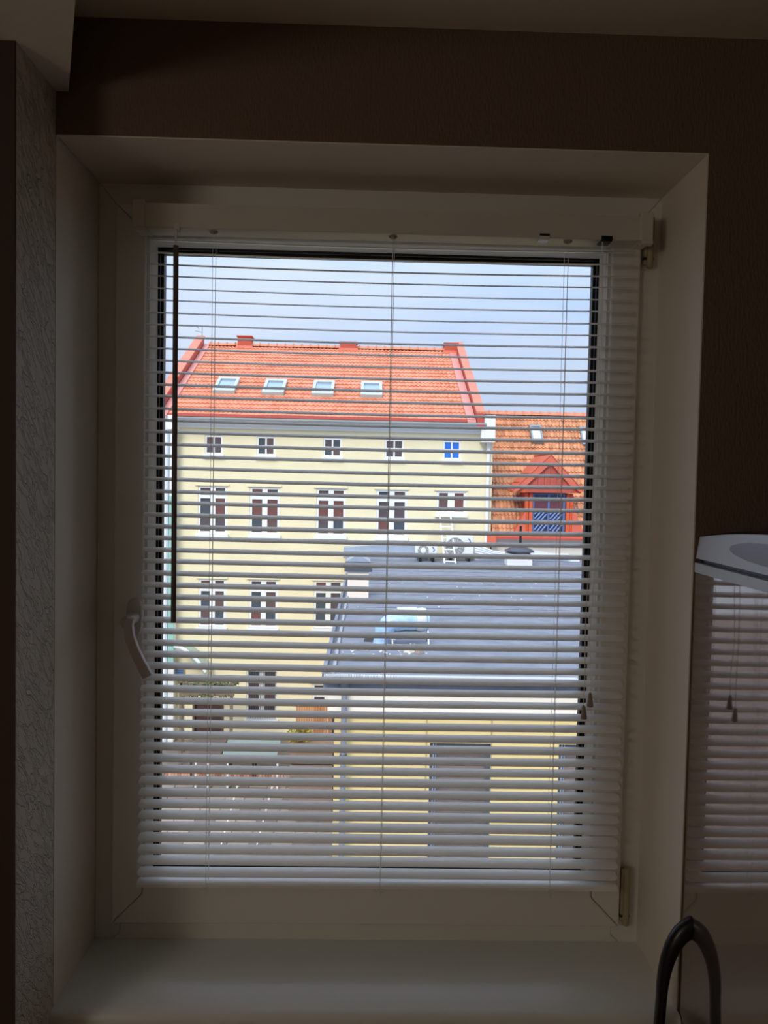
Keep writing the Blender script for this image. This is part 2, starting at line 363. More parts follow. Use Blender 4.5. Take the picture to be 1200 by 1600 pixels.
# ------------------------------------------------------------------ refrigerator at the right, its glossy front flush with the reveal
fx = 1.000
fg = thing('refrigerator', 'tall dark glossy refrigerator with arched silver top right of the window', 'refrigerator', (1.32, -.32, ZF))
Y0, Y1 = -.62, -.004
def bow(y): t = (y-(Y0+Y1)/2)/((Y1-Y0)/2); return -.003*(1-t*t)+.0012
ys = [Y1-(Y1-Y0)*i/24 for i in range(25)]
def panel(z0f, z1f, xo0, xo1, thick, name, m, parent, yy=ys, smooth=True, edge=.0):
    rings = []
    for i, y in enumerate(yy):
        e = edge if i in (0, len(yy)-1) else 0
        rings.append([(fx+bow(y)+xo0+e, y, z0f(y)), (fx+bow(y)+xo1+e, y, z1f(y)), (fx+xo1+thick, y, z1f(y)), (fx+xo0+thick, y, z0f(y))])
    return obj(name, MB().quadstrip(rings), m, parent, smooth=smooth)
arch = lambda y: .7665+.020*(1-((y+.31)/.31)**2)
fb = obj('body', MB().box(fx+.075, fx+.62, Y0, Y1-.004, ZF+.02, .745), DARKB, fg, bevel=.006)
door = panel(lambda y: -.02, lambda y: .7115, 0, 0, .06, 'door', FRONT, fg)
panel(lambda y: -.70, lambda y: -.03, 0, 0, .06, 'freezer_door', FRONT, fg)
panel(lambda y: .7115, lambda y: .7265, -.0015, -.0015, .06, 'door_trim', SILVER, door)
obj('seam', MB().box(fx+.008, fx+.07, Y0+.005, Y1-.004, .7265, .7335), BLACKP, fg)
cap = panel(lambda y: .7335, arch, 0, .005, .05, 'top_panel', SILVER, fg)
rings = []
for i, y in enumerate(ys):
    z = arch(y); rings.append([(fx+.0062, y, z-.001), (fx+.03, y, z+.005), (fx+.12, y, z+.008), (fx+.62, y, z+.003), (fx+.62, y, .745), (fx+.03, y, .745)])
obj('lid', MB().quadstrip(rings), DARKB, fg, smooth=True)
# oval display on the sloping top panel
def ovalplate(cy, cz, ry, rz, off, m, name, parent):
    rr = []
    for sc, o2 in ((1, off*.0), (1, off), (.96, off*1.15)):
        g = []
        for k in range(32):
            a = 2*math.pi*k/32; y = cy+ry*sc*math.cos(a); z = cz+rz*sc*math.sin(a); tz = (z-.7335)/(arch(y)-.7335)
            g.append((fx+bow(y)+.005*tz-o2-.0004, y, z))
        rr.append(g)
    return obj(name, MB().quadstrip(rr), m, parent, smooth=True)
dsp = ovalplate(-.245, .7585, .13, .0145, .0012, GREYOV, 'display', cap)
obj('dial', MB().lathe((fx-.0005, -.232, .7585), ((.013, 0), (.013, .0035), (.011, .004)), 20, 'X'), GREYOV, dsp, smooth=True)
# bow handle
hz = []
for k in range(9): a = math.pi/2*k/8; hz.append((fx+.004-.046*math.sin(a), -.036, .045+.112*math.cos(a), .020-.0125*(k/8)**.6))
for k in range(1, 7): hz.append((fx-.042-.006*math.sin(math.pi*k/7), -.036, .045-.36*k/7, .0075))
for k in range(1, 6): a = math.pi/2*k/5; hz.append((fx+.004-.046*math.cos(a), -.036, -.315-.10*math.sin(a), .0075+.012*k/5))
rings = []; nh = len(hz)-1
for i, p4 in enumerate(hz):
    p = Vector(p4[:3]); tt = (Vector(hz[min(i+1, nh)][:3])-Vector(hz[max(i-1, 0)][:3])).normalized(); w = Vector((0, 1, 0)); nn = tt.cross(w)
    rings.append([p+nn*(p4[3]*math.cos(a))+w*(.013*math.sin(a)) for a in [2*math.pi*j/14 for j in range(14)]])
obj('handle', MB().quadstrip(rings), BLACKP, fg, smooth=True)
for y in (Y0+.06, Y1-.06):
    for x in (fx+.1, fx+.57): obj('foot', MB().cyl((x, y, ZF), (x, y, ZF+.025), .02, 12), BLACKP, fg)

# ================================================================== OUTSIDE
ZG = -9.2
CREAM = mat('cream render', (232, 221, 184), .9, noise=.06, nscale=1.2)
WHITE = mat('white paint', (228, 228, 226), .6)
PANEM = mat('dark window pane', (84, 74, 76), .12, spec=.6)
PANES = [mat('brownish pane', (98, 76, 72), .12), mat('slate pane', (70, 78, 84), .12), mat('reddish pane', (112, 72, 66), .12)]
PANEB = mat('blue window pane', (30, 110, 205), .4)  # plain blue for a single upper pane
TILE1 = tile_mat('new clay tile', (210, 140, 108), (198, 116, 82), .17, .35)
TILE2 = tile_mat('weathered clay tile', (214, 152, 112), (170, 114, 80), .148, .30)
REDM = mat('red sheet metal', (210, 102, 76), .5, noise=.1, nscale=3)
REDD = mat('dark red sheet metal', (178, 72, 60), .55)
PINK = mat('pale red flashing', (204, 136, 124), .5)
ORANGE = mat('orange painted wood', (216, 92, 50), .6, noise=.12, nscale=4)
BRICKR = mat('red brick chimney', (190, 84, 62), .85, noise=.2, nscale=20)
GREYR = mat('grey roofing felt', (126, 130, 140), .85, noise=.12, nscale=2.5, col2=(108, 112, 122), bump=.1, bscale=60)
METAL = mat('galvanised metal', (176, 186, 200), .35, metal=.5, noise=.15, nscale=3)
SLATEG = mat('dark grey metal', (84, 88, 98), .45, metal=.3)
YELLOW = mat('yellow render', (224, 198, 136), .9, noise=.05, nscale=2)
TEAL = mat('teal cladding', (146, 190, 178), .6)
GROUND = mat('courtyard paving', (124, 112, 102), .9, noise=.35, nscale=2.5)

obj('ground', MB().box(-40, 40, 4, 60, ZG-.3, ZG), GROUND, kind='structure')

def facade_window(parent, x0, x1, z0, z1, y, style='tall', pane=PANEM, frame=WHITE, sill=True):
    w = x1-x0; fw = .09 if style != 'small' else .07
    holes = []
    if style == 'tall':
        zt = z1-(z1-z0)*.22; c = (x0+x1)/2; cw = .10
        for a, b in ((x0+fw, c-cw), (c+cw, x1-fw)):
            zm = z0+fw+(zt-.09-z0-fw)*.5
            holes += [(a, b, zt+.05, z1-fw), (a, b, zm+.025, zt-.08), (a, b, z0+fw, zm-.025)]
    elif style == 'short':
        c = (x0+x1)/2; holes = [(x0+fw, c-.13, z0+fw, z1-fw), (c+.13, x1-fw, z0+fw, z1-fw)]
    else:
        c = (x0+x1)/2; d = (z0+z1)/2; holes = [(a, b, e, f) for a, b in ((x0+fw, c-.03), (c+.03, x1-fw)) for e, f in ((z0+fw, d-.03), (d+.03, z1-fw))]
    f = obj('window', MB().cells(x0, x1, z0, z1, y+.03, y+.12, holes), frame, parent)
    for h in holes:
        obj('pane', MB().box(h[0], h[1], y+.075, y+.085, h[2], h[3]), pane if pane is PANEB or random.random() < .4 else PANES[random.randrange(3)], f)
    if sill: obj('window_sill', MB().box(x0-.06, x1+.06, y-.12, y+.05, z0-.12, z0), frame, f)
    if style in ('tall', 'short'): obj('lintel', MB().box(x0-.10, x1+.06, y-.05, y+.03, z1, z1+.07), CREAM, f)
    return f

def tiled_roof(name, x0, x1, P, Q, tw, nrow, amp, m, parent, lip=.045, samples=4):
    """P,Q = (y,z) of eave and ridge; relief of wavy overlapping courses as one mesh"""
    n = max(2, round((x1-x0)/tw)); dx = (x1-x0)/n; (ya, za), (yb, zb) = P, Q
    ln = math.hypot(yb-ya, zb-za); ny, nz_ = -(zb-za)/ln, (yb-ya)/ln
    prof = [0, .35, 1, .5][:samples]; mb = MB(); cols = n*samples+1
    for r in range(nrow):
        t0, t1 = r/nrow, (r+1.12)/nrow
        for t, off in ((t0, -.01), (t0, lip), (t1, 0)):
            for c in range(cols):
                h = amp*prof[c % samples]+off if off != -.01 else -.02
                mb.v.append((x0+dx*c/samples, ya+(yb-ya)*t+ny*h, za+(zb-za)*t+nz_*h))
        b = r*3*cols
        for k in range(2):
            for c in range(cols-1):
                a = b+k*cols+c; mb.f.append((a, a+1, a+cols+1, a+cols))
    return obj(name, mb, m, parent, kind='stuff', recalc=False)

# ---------------------------------------------------------------- cream town house
YH = 28.0
th = thing('town_house', 'cream town house with orange tiled roof, roof windows and three rows of windows', 'building', (-1.5, 32, ZG))
xl, xr = at(266, 700, YH).x, at(770, 700, YH).x
zc = at(500, 672, YH).z
wins = []
for a, b in ((320, 348), (401, 430), (505, 534), (601, 631), (692, 720)):
    m = (a+b)/2; wins.append((*rect(a, b, 680+(m-334)*.0222, 710+(m-334)*.0222, YH), 'small', PANEB if a == 692 else PANEM))
for a, b in ((309, 355), (390, 437), (494, 540), (588, 636)):
    m = (a+b)/2; wins.append((*rect(a, b, 759+(m-334)*.0214, 834+(m-334)*.018, YH), 'tall', PANEM))
wins.append((*rect(682, 728, 767, 803, YH), 'short', PANEM))
for a, b in ((310, 353), (389, 434), (490, 535)):
    m = (a+b)/2; wins.append((*rect(a, b, 904+(m-334)*.017, 980+(m-334)*.016, YH), 'tall', PANEM))
wins.append((*rect(385, 433, 1045, 1124, YH), 'tall', PANEM))
wins.append((*rect(487, 534, 1068, 1150, YH), 'tall', PANEM))
door = rect(304, 346, 1098, 1168, YH)
zdoor = (door[0], door[1], ZG, door[3])
obj('wall', MB().cells(xl, xr, ZG, zc+.6, YH, YH+.35, [w[:4] for w in wins]+[zdoor]), CREAM, th)
obj('rear_wall', MB().box(xl, xr, YH+13.5, YH+14, ZG, zc+.6), CREAM, th)
obj('inner_core', MB().box(xl+.1, xr-.1, YH+.36, YH+13.5, ZG, zc+.55), mat('dark interior', (40, 36, 36), .9), th)
for w in wins: facade_window(th, *w[:4], YH, w[4], w[5])
dr = obj('door', MB().box(zdoor[0], zdoor[1], YH+.1, YH+.18, ZG, zdoor[3]), mat('dark brown door', (74, 50, 44), .5), th)
obj('door_frame', MB().box(zdoor[0]-.08, zdoor[0], YH-.04, YH+.12, ZG, zdoor[3]+.08).box(zdoor[1], zdoor[1]+.08, YH-.04, YH+.12, ZG, zdoor[3]+.08).box((zdoor[0]+zdoor[1])/2-.03, (zdoor[0]+zdoor[1])/2+.03, YH+.05, YH+.12, ZG, zdoor[3]), mat('brown door frame', (96, 72, 60), .5), dr)
# grille over the ground floor window
g = wins[-2]; mb = MB()
for k in range(12): x = g[0]+.08+(g[1]-g[0]-.16)*k/11; mb.cyl((x, YH-.03, g[2]+.05), (x, YH-.03, g[3]-.05), .012, 5)
for k in range(5): z = g[2]+.1+(g[3]-g[2]-.2)*k/4; mb.cyl((g[0]+.04, YH-.03, z), (g[1]-.04, YH-.03, z), .014, 5)
obj('window_grille', mb, SLATEG, th)
# cornice, gutter
for (p0, p1, dep) in ((672, 668, .10), (668, 664, .17), (664, 661, .25), (661, 658, .34)):
    obj('cornice_band', MB().box(xl, xr, YH-dep, YH, at(520, p0+1, YH-dep).z, at(520, p1+1, YH-dep).z), WHITE, th)
YE = 27.55
ze = at(520, 655, YE).z; ze0 = at(520, 660, YE).z; zgr = at(520, 657, YE).z
obj('gutter', MB().quadstrip([[(x, YE-.06+.11*math.cos(a), zgr+.01+.11*math.sin(a)) for a in [math.pi+math.pi*k/6 for k in range(7)]]+[] for x in (xl+.3, xr-.35)]), mat('grey gutter', (170, 176, 176), .4), th)
YR = 35.0; zr = at(520, 545, YR).z
xa, xb = -7.05, 4.17
obj('eave_flashing', MB().box(xa-.1, xb+.25, YE-.03, YE+.05, zgr+.05, ze+.1), REDD, th)
tiled_roof('roof_tiles', xa, xb, (YE, ze), (YR, zr), .17, 21, .035, TILE1, th)
# slab behind the tiles, rear slope
obj('roof', MB().quadstrip([[(x, YE, ze-.03), (x, YR, zr-.03), (x, 2*YR-YE, ze-.03), (x, YR, zr-.5)] for x in (xa-.3, xb+.3)]), REDD, th)
nx = 29
for k in range(nx):
    x0 = xa+(xb-xa)*k/nx; dx = (xb-xa)/nx
    obj('ridge_tile', MB().quadstrip([[(x, YR+.17*math.cos(a)*s, zr+.02+.15*math.sin(a)*s) for a in [math.pi*j/6 for j in range(7)]] for x, s in ((x0, 1), (x0+.06, 1.25), (x0+.09, .95), (x0+dx+.02, .85))]), TILE1, th)
# gable parapets with cap and flashing
def par(xi0, xi1, lift0, lift1, m, name):
    A = (YE-.15, ze-.08); B = (YR+.1, zr+.02)
    return obj(name, MB().prism([(xi0, A[0], A[1]+lift0), (xi0, B[0], B[1]+lift0), (xi0, B[0], B[1]+lift1), (xi0, A[0], A[1]+lift1)], (xi1-xi0, 0, 0)), m, th)
for (o, i, s) in ((-7.66, -7.28, 0), (4.80, 4.47, 1)):
    lo, hi = min(o, i), max(o, i)
    par(lo+.03, hi-.03, -.12, .40, REDD, 'gable_parapet')
    nseg = 6
    for k in range(nseg):
        t0, t1 = k/nseg, (k+1)/nseg; A = (YE-.15, ze-.08); B = (YR+.1, zr+.02)
        f = lambda t: (A[0]+(B[0]-A[0])*t, A[1]+(B[1]-A[1])*t)
        (ya, za), (yb, zb_) = f(t0), f(t1)
        obj('parapet_cap', MB().prism([(lo, ya, za+.40), (lo, yb-.02, zb_+.40), (lo, yb-.02, zb_+.46), (lo, ya, za+.47)], (hi-lo, 0, 0)), mat('salmon parapet cap', (200, 118, 90), .55), th)
par(-7.28, xa+.02, .02, .10, PINK, 'roof_flashing'); par(xb-.02, 4.47, .02, .10, PINK, 'roof_flashing')
obj('corner_block', MB().box(xr-.52, xr, YE-.05, YH+.3, at(765, 692, YH).z, at(765, 650, YH).z), WHITE, th)
obj('corner_block', MB().box(xl-.05, xl+.35, YE-.05, YH+.3, at(268, 672, YH).z, at(268, 650, YH).z), WHITE, th)
px_ = at(762, 750, YH-.1).x
obj('downpipe', MB().tube([(px_, YH-.12, at(762, 672, YH).z), (px_, YH-.12, at(760, 850, YH).z)], .075, 10), WHITE, th, smooth=True)
nrm = Vector((0, -(zr-ze), YR-YE)).normalized(); up = Vector((0, YR-YE, zr-ze)).normalized(); P0r = Vector((0, YE, ze))
for a, b, c, d in ((338, 371, 595, 616), (413, 446, 598, 619), (489, 522, 600, 621), (564, 597, 602, 623)):
    cen = onplane((a+b)/2, (c+d)/2, P0r, nrm); hw = (b-a)/2/1196*(cen.y+1.2); top = onplane((a+b)/2, c, P0r, nrm); bot = onplane((a+b)/2, d, P0r, nrm); hl = (top-bot).length/2
    X = Vector((1, 0, 0))
    def q(u, v, h): return cen+X*u+up*v+nrm*h
    mb = MB()
    for u0, u1, v0, v1 in ((-hw, -hw+.12, -hl, hl), (hw-.12, hw, -hl, hl), (-hw+.12, hw-.12, -hl, -hl+.2), (-hw+.12, hw-.12, hl-.2, hl)):
        mb.prism([q(u0, v0, .02), q(u1, v0, .02), q(u1, v1, .02), q(u0, v1, .02)], nrm*.16)
    f = obj('roof_window', mb, mat('pale window surround', (176, 184, 180), .4), th)
    obj('pane', MB().prism([q(-hw+.12, -hl+.2, .10), q(hw-.12, -hl+.2, .10), q(hw-.12, hl-.2, .10), q(-hw+.12, hl-.2, .10)], nrm*.02), mat('skylight glass', (150, 170, 190), .15, metal=.3), f)
for a, b, c in ((373, 394, 528), (532, 557, 537), (694, 714, 539)):
    x0, x1, z0, z1 = rect(a, b, c, 552, YR)
    f = obj('chimney', MB().box(x0, x1, YR-.3, YR+.4, zr-.3, z1), BRICKR, th)
    obj('chimney_cap', MB().box(x0-.05, x1+.05, YR-.35, YR+.45, z1, z1+.05), BRICKR, f)
    obj('chimney_apron', MB().prism([(x0-.2, YR-.36, zr-.28), (x1+.2, YR-.36, zr-.28), (x1+.05, YR-.31, zr+.0), (x0-.05, YR-.31, zr+.0)], (0, .05, 0)), REDM, f)
a = at(316, 508, YR)
obj('antenna', MB().cyl((a.x, YR, zr-.1), (a.x, YR, a.z), .025, 6).cyl((a.x-.35, YR, a.z), (a.x+.05, YR, a.z-.02), .02, 6).cyl((a.x-.2, YR-.2, a.z-.12), (a.x-.2, YR+.2, a.z-.12), .018, 6).cyl((a.x-.3, YR-.15, a.z-.3), (a.x-.05, YR+.15, a.z-.3), .015, 6), METAL, th)

# ---------------------------------------------------------------- tiled house with dormer on the right
rh = thing('dormer_house', 'lower house with weathered orange tiles and a red dormer, right of the cream house', 'building', (9, 32, ZG))
XA, XB = at(772, 740, 28).x, 15.0
zE, YR2 = at(830, 838, 28).z, 32.3
zR = at(840, 650, YR2).z
obj('wall', MB().box(XA, XB, 28.15, 28.5, ZG, zE+.1), mat('pale grey render', (222, 218, 208), .9), rh)
tiled_roof('roof_tiles', XA, XB, (28.02, zE), (YR2, zR), .150, 20, .062, TILE2, rh, lip=.05)
obj('roof', MB().quadstrip([[(x, 28.0, zE-.05), (x, YR2, zR-.05), (x, YR2+4.3, zE-.05)] for x in (XA, XB)]), REDD, rh)
n = 26
for k in range(n):
    w = (XB-XA)/n*1.0; x0 = XA+w*k
    obj('ridge_tile', MB().quadstrip([[(x, YR2+.2*math.cos(a)*s, zR+.02+.17*math.sin(a)*s) for a in [math.pi*j/6 for j in range(7)]] for x, s in ((x0, 1), (x0+.05, 1.15), (x0+.07, 1), (x0+w+.02, .9))]), TILE1, rh)
obj('eave_trim', MB().box(XA-.1, XB, 27.8, 28.1, at(830, 841, 27.8).z, at(830, 833, 27.8).z), REDM, rh)
obj('gutter', MB().box(XA-.1, XB, 27.74, 27.8, at(830, 843, 27.8).z, at(830, 840, 27.8).z), REDD, rh)
obj('corner_flashing', MB().box(XA-.25, XA+.1, 27.7, 28.3, at(768, 850, 27.8).z, at(768, 833, 27.8).z), REDM, rh)
n2 = Vector((0, -(zR-zE), YR2-28.02)).normalized(); up2 = Vector((0, YR2-28.02, zR-zE)).normalized(); P2 = Vector((0, 28.02, zE))
for a, b, c, d in ((827, 848, 668, 695), (905, 926, 671, 698)):
    cen = onplane((a+b)/2, (c+d)/2, P2, n2); hw = (b-a)/2/1196*(cen.y+1.2)*.86; hl = (onplane((a+b)/2, c, P2, n2)-onplane((a+b)/2, d, P2, n2)).length/2
    def q(u, v, h): return cen+Vector((1, 0, 0))*u+up2*v+n2*h
    mb = MB()
    for u0, u1, v0, v1 in ((-hw, -hw+.07, -hl, hl), (hw-.07, hw, -hl, hl), (-hw+.07, hw-.07, -hl, -hl+.22), (-hw+.07, hw-.07, hl-.1, hl)):
        mb.prism([q(u0, v0, .02), q(u1, v0, .02), q(u1, v1, .02), q(u0, v1, .02)], n2*.15)
    f = obj('roof_window', mb, mat('grey window surround', (128, 138, 146), .4), rh)
    obj('pane', MB().prism([q(-hw+.07, -hl+.22, .10), q(hw-.07, -hl+.22, .10), q(hw-.07, hl-.1, .10), q(-hw+.07, hl-.1, .10)], n2*.02), mat('white roof glass', (205, 215, 228), .3), f)  # panes in one even pale blue-white
# dormer
YD = 28.0
dx0, dx1, dz0, dzb = *rect(821, 893, 770, 834, YD)[:2], at(858, 834, YD).z, at(858, 771, YD).z
obj('dormer_cheek', MB().box(dx0+.03, dx0+.12, YD+.1, YD+2.2, dz0, dzb).box(dx1-.12, dx1-.03, YD+.1, YD+2.2, dz0, dzb), REDD, rh)
obj('dormer_back', MB().box(dx0+.1, dx1-.1, YD+.5, YD+.6, dz0, dzb+.6), mat('dark interior', (40, 36, 36), .9), rh)
for a, b in ((820, 825), (826, 831), (884, 889), (890, 895)):
    x0, x1, _, _ = rect(a, b, 770, 832, YD); obj('dormer_post', MB().box(x0, x1, YD-.04 if a in (820, 890) else YD-.08, YD+.12, dz0, dzb), ORANGE, rh)
bx0, bx1, bz0, bz1 = rect(799, 908, 757, 770, YD-.25)
obj('tie_beam', MB().box(bx0, bx1, YD-.3, YD+.1, bz0, bz1), ORANGE, rh)
apx = at(860, 712, YD-.3); zap = apx.z; xap = apx.x
lx, lz = at(799, 768, YD-.3).x, at(799, 768, YD-.3).z; rx, rz = at(910, 768, YD-.3).x, at(910, 768, YD-.3).z
nb = 8
for k in range(nb):
    x0 = at(821+9.6*k, 740, YD-.2).x; x1 = at(830.2+9.6*k, 740, YD-.2).x
    def zt(x):
        t = (x-lx)/(xap-lx) if x < xap else (rx-x)/(rx-xap); return lz+(zap-lz)*t-.10
    if zt(x0) < bz0+.05 and zt(x1) < bz0+.05: continue
    pts = [(x0, YD-.2, bz0-.0), (x1, YD-.2, bz0-.0), (x1, YD-.2, max(bz0+.02, zt(x1)))]
    if x0 < xap < x1: pts.append((xap, YD-.2, zt(xap)))
    pts.append((x0, YD-.2, max(bz0+.02, zt(x0))))
    if k % 1 == 0: obj('cladding_board', MB().prism([(p[0], YD-.33 if p[2] < -99 else YD-.31, p[2]) for p in pts], (0, .05+.012*(k % 2), 0)), mat('red stained board', (182, 82, 66), .65, noise=.2, nscale=5), rh)
for (ex, ez) in ((lx, lz), (rx, rz)):
    d = Vector((ex-xap, 0, ez-zap)); nn = Vector((0, 0, -1))
    obj('barge_board', MB().prism([(xap, YD-.42, zap), (ex, YD-.42, ez), (ex+(xap-ex)*.10, YD-.42, ez-.02), (ex+(xap-ex)*.40, YD-.42, bz1-.02), (xap, YD-.42, zap-.30)], (0, .07, 0)), REDM, rh)
    # roof plane of the dormer, running back into the tiles
    yback = YD+2.4
    obj('dormer_roof', MB().prism([(xap, YD-.44, zap+.02), (ex, YD-.44, ez+.02), (ex, YD+.5, ez+.02), (xap, yback, zap+.02)], (0, 0, .05)), REDM, rh)
    for t in (.3, .55, .8):
        y0 = YD-.44; y1 = YD+.5+(yback-YD-.5)*(1-t); x = xap+(ex-xap)*t; z = zap+(ez-zap)*t+.07
        obj('roof_seam', MB().box(x-.012, x+.012, y0, y1, z, z+.03), REDM, rh)
obj('dormer_ridge', MB().cyl((xap, YD-.45, zap+.08), (xap, yback, zap+.08), .05, 8), REDM, rh)
wx0, wx1, wz0, wz1 = rect(831, 883, 771, 832, YD); BLUEF = mat('blue painted frame', (84, 104, 148), .5)
c = (wx0+wx1)/2; zm1 = at(857, 781, YD).z; zm2 = at(857, 797, YD).z; zm3 = at(857, 813, YD).z
cw = .04; hs = []
for a, b in ((wx0+.09, c-cw), (c+cw, wx1-.09)): hs += [(a, b, zm1+.01, wz1-.05), (a, b, zm2+.02, zm1-.03), (a, b, zm3+.02, zm2-.02), (a, b, wz0+.05, zm3-.02)]
f = obj('dormer_window', MB().cells(wx0, wx1, wz0, wz1, YD, YD+.08, hs), BLUEF, rh)
for i, h in enumerate(hs):
    obj('pane', MB().box(h[0], h[1], YD+.05, YD+.06, h[2], h[3]), mat('navy glass', (40, 44, 78), .1) if i % 4 != 1 else mat('maroon reflection', (104, 52, 62), .2), f)  # second row of panes: red-brown reflection painted as base colour
    if i % 4 >= 2:
        ww, hh = h[1]-h[0], h[3]-h[2]; d = ww*.62
        for k in range(5):
            xs = h[0]-d*.6+(ww+d*.3)*k/4
            p = [(xs, h[2]), (xs+.055, h[2]), (xs+.055+d, h[3]), (xs+d, h[3])]
            q_ = [(min(max(x, h[0]), h[1]), z) for x, z in p]
            # clip to the opening
            def cl(x, z0_, x2, z2_):
                return None
            t0 = max(0, (h[0]-xs)/d); t1 = min(1, (h[1]-xs-.055)/d)
            if t1-t0 < .15: continue
            obj('slat', MB().prism([(xs+d*t0, YD+.02, h[2]+hh*t0), (xs+.055+d*t0, YD+.02, h[2]+hh*t0), (xs+.055+d*t1, YD+.02, h[2]+hh*t1), (xs+d*t1, YD+.02, h[2]+hh*t1)], (0, .02, 0)), mat('pale blue stripe', (130, 160, 210), .4), f)  # pale blue diagonal stripes across the lower panes
obj('dormer_flashing', MB().prism([(dx0, YD-.12, dz0), (dx0, YD-.12, dz0+.9), (dx0-.45, YD-.12, dz0)], (0, .5, 0)).prism([(dx1, YD-.12, dz0), (dx1, YD-.12, dz0+1.1), (dx1+.5, YD-.12, dz0)], (0, .5, 0)), REDM, rh)
obj('dormer_sill', MB().box(dx0-.1, dx1+.1, YD-.2, YD+.1, dz0-.02, dz0+.06), ORANGE, rh)

# ---------------------------------------------------------------- pale teal building at the far left
tb = thing('corner_building', 'narrow pale building with teal panels at the left edge of the glass', 'building', (-8.3, 27.7, ZG))
x1 = at(274, 850, 27.6).x; x0 = x1-2.2
obj('wall', MB().box(x0, x1-.02, 27.6, 27.9, ZG, at(268, 672, 27.6).z), WHITE, tb)
obj('teal_panel', MB().box(x1-.24, x1-.02, 27.55, 27.6, at(268, 1035, 27.6).z, at(268, 775, 27.6).z), TEAL, tb)
obj('corner_trim', MB().box(x1-.34, x1-.26, 27.53, 27.6, ZG, at(268, 675, 27.6).z), mat('grey trim', (186, 196, 206), .5), tb)
obj('window', MB().box(x1-.9, x1-.45, 27.54, 27.6, at(268, 760, 27.6).z, at(268, 700, 27.6).z), PANEM, tb)

# ---------------------------------------------------------------- flat roofed annexe
ZR = onz(700, 1056, 0); ZR = -2.013
YN = 10.0
an = thing('flat_roofed_annexe', 'yellow annexe with wide grey flat roof below the cream house', 'building', (5, 19, ZG))
AX0, AX1 = at(521, 1200, YN).x, 14.0
aw = []
for a, b in ((670, 767), (872, 965)):
    x0, x1, _, _ = rect(a, b, 1170, 1350, YN); aw.append((x0, x1, -6.2, at(718, 1163, YN).z))
obj('front_wall', MB().cells(AX0, AX1, ZG, ZR-.25, YN+.05, YN+.35, aw), YELLOW, an)
obj('side_wall', MB().box(AX0, AX0+.3, YN+.35, 27.9, ZG, ZR-.25), YELLOW, an)
obj('inner_core', MB().box(AX0+.3, AX1, YN+.6, YN+.7, ZG, ZR-.3), mat('dark interior', (40, 36, 36), .9), an)
zb0, zb1 = at(700, 1114, YN).z, at(700, 1064, YN).z
obj('fascia', MB().box(AX0-.1, AX1, YN-.02, YN+.05, zb0, zb1), mat('ivory fascia', (240, 228, 210), .7), an)
for px in (667, 769):
    x = at(px, 1140, YN).x; obj('wall_joint', MB().box(x-.008, x+.008, YN+.035, YN+.05, zb0-1.2, zb0), mat('joint filler', (170, 150, 110), .8), an)
for (x0, x1, z0, z1) in aw:
    sec = x0 > 3; c0 = x0+.11
    hs = [(c0, x1-.06, z1-1.15*(k+1), z1-1.15*k-.05) for k in range(2)]
    f = obj('window', MB().cells(x0, x1, z0, z1, YN+.12, YN+.2, hs), mat('grey blue frame', (82, 88, 100), .4), an)
    obj('frame_strip', MB().box(x0+.05, x0+.065, YN+.10, YN+.12, z0, z1).box(x0+.09, x0+.1, YN+.10, YN+.12, z0, z1), METAL, f)
    for h in hs: obj('pane', MB().box(h[0], h[1], YN+.16, YN+.17, h[2], h[3]), mat('brown grey glass', (112, 100, 96), .25, noise=.3, nscale=5), f)
    for k in range(5):
        z = z1-.12-.22*k; obj('blind_strip', MB().box(c0, x1-.1, YN+.145, YN+.155, z-.09, z), mat('taupe blind', (122, 106, 98), .7), f)
# roof deck of felt sheets
obj('roof_deck', MB().box(-.12, AX1, YN-.05, 27.9, ZR-.25, ZR-.012), GREYR, an)
y = YN-.05; k = 0
while y < 27.8:
    y1 = min(y+1.02, 27.9); obj('felt_sheet', MB().prism([(.06, y, ZR-.012), (.06, y1+.04, ZR-.012), (.06, y1+.04, ZR-.006), (.06, y, ZR+.006)], (AX1-.06, 0, 0)), GREYR, an); y = y1; k += 1
obj('verge_upstand', MB().box(-.14, -.08, YN-.05, 27.8, ZR-.1, ZR+.07), GREYR, an)
obj('verge_upstand', MB().box(.0, .05, YN-.05, 27.8, ZR-.02, ZR+.05), mat('weathered edge strip', (150, 152, 156), .7), an)
obj('gutter', MB().box(-.14, AX1, YN-.22, YN-.06, ZR-.07, ZR-.04).box(-.14, AX1, YN-.23, YN-.21, ZR-.07, ZR-.035), SLATEG, an)
mb = MB(); x = -.1; rd = random.Random(3)
while x < 3.6:
    h = .075; mb.box(x, x+.010, YN-.20, YN-.195, ZR-.03, ZR-.03+h); mb.box(x-.003, x+.004, YN-.20, YN-.06, ZR+.02, ZR+.026); x += .0225
mb.box(-.1, AX1, YN-.203, YN-.198, ZR+.042, ZR+.047).box(-.1, AX1, YN-.203, YN-.198, ZR-.035, ZR-.03)
obj('leaf_guard', mb, WHITE, an, kind='stuff')
xq = at(537, 1150, YN-.1).x
dp = obj('downpipe', MB().tube([(xq, YN-.12, at(537, 1075, YN).z), (xq, YN-.12, ZG)], .045, 12), mat('grey pipe', (138, 142, 150), .4, metal=.3), an, smooth=True)
obj('hopper', MB().lathe((xq, YN-.13, at(537, 1076, YN).z), ((.045, 0), (.06, .05), (.10, .13), (.10, .16)), 14), SLATEG, dp, smooth=True)
for z in (-3.2, -4.4): obj('pipe_clamp', MB().lathe((xq, YN-.12, z), ((.05, 0), (.055, .01), (.055, .04), (.05, .05)), 12), SLATEG, dp)
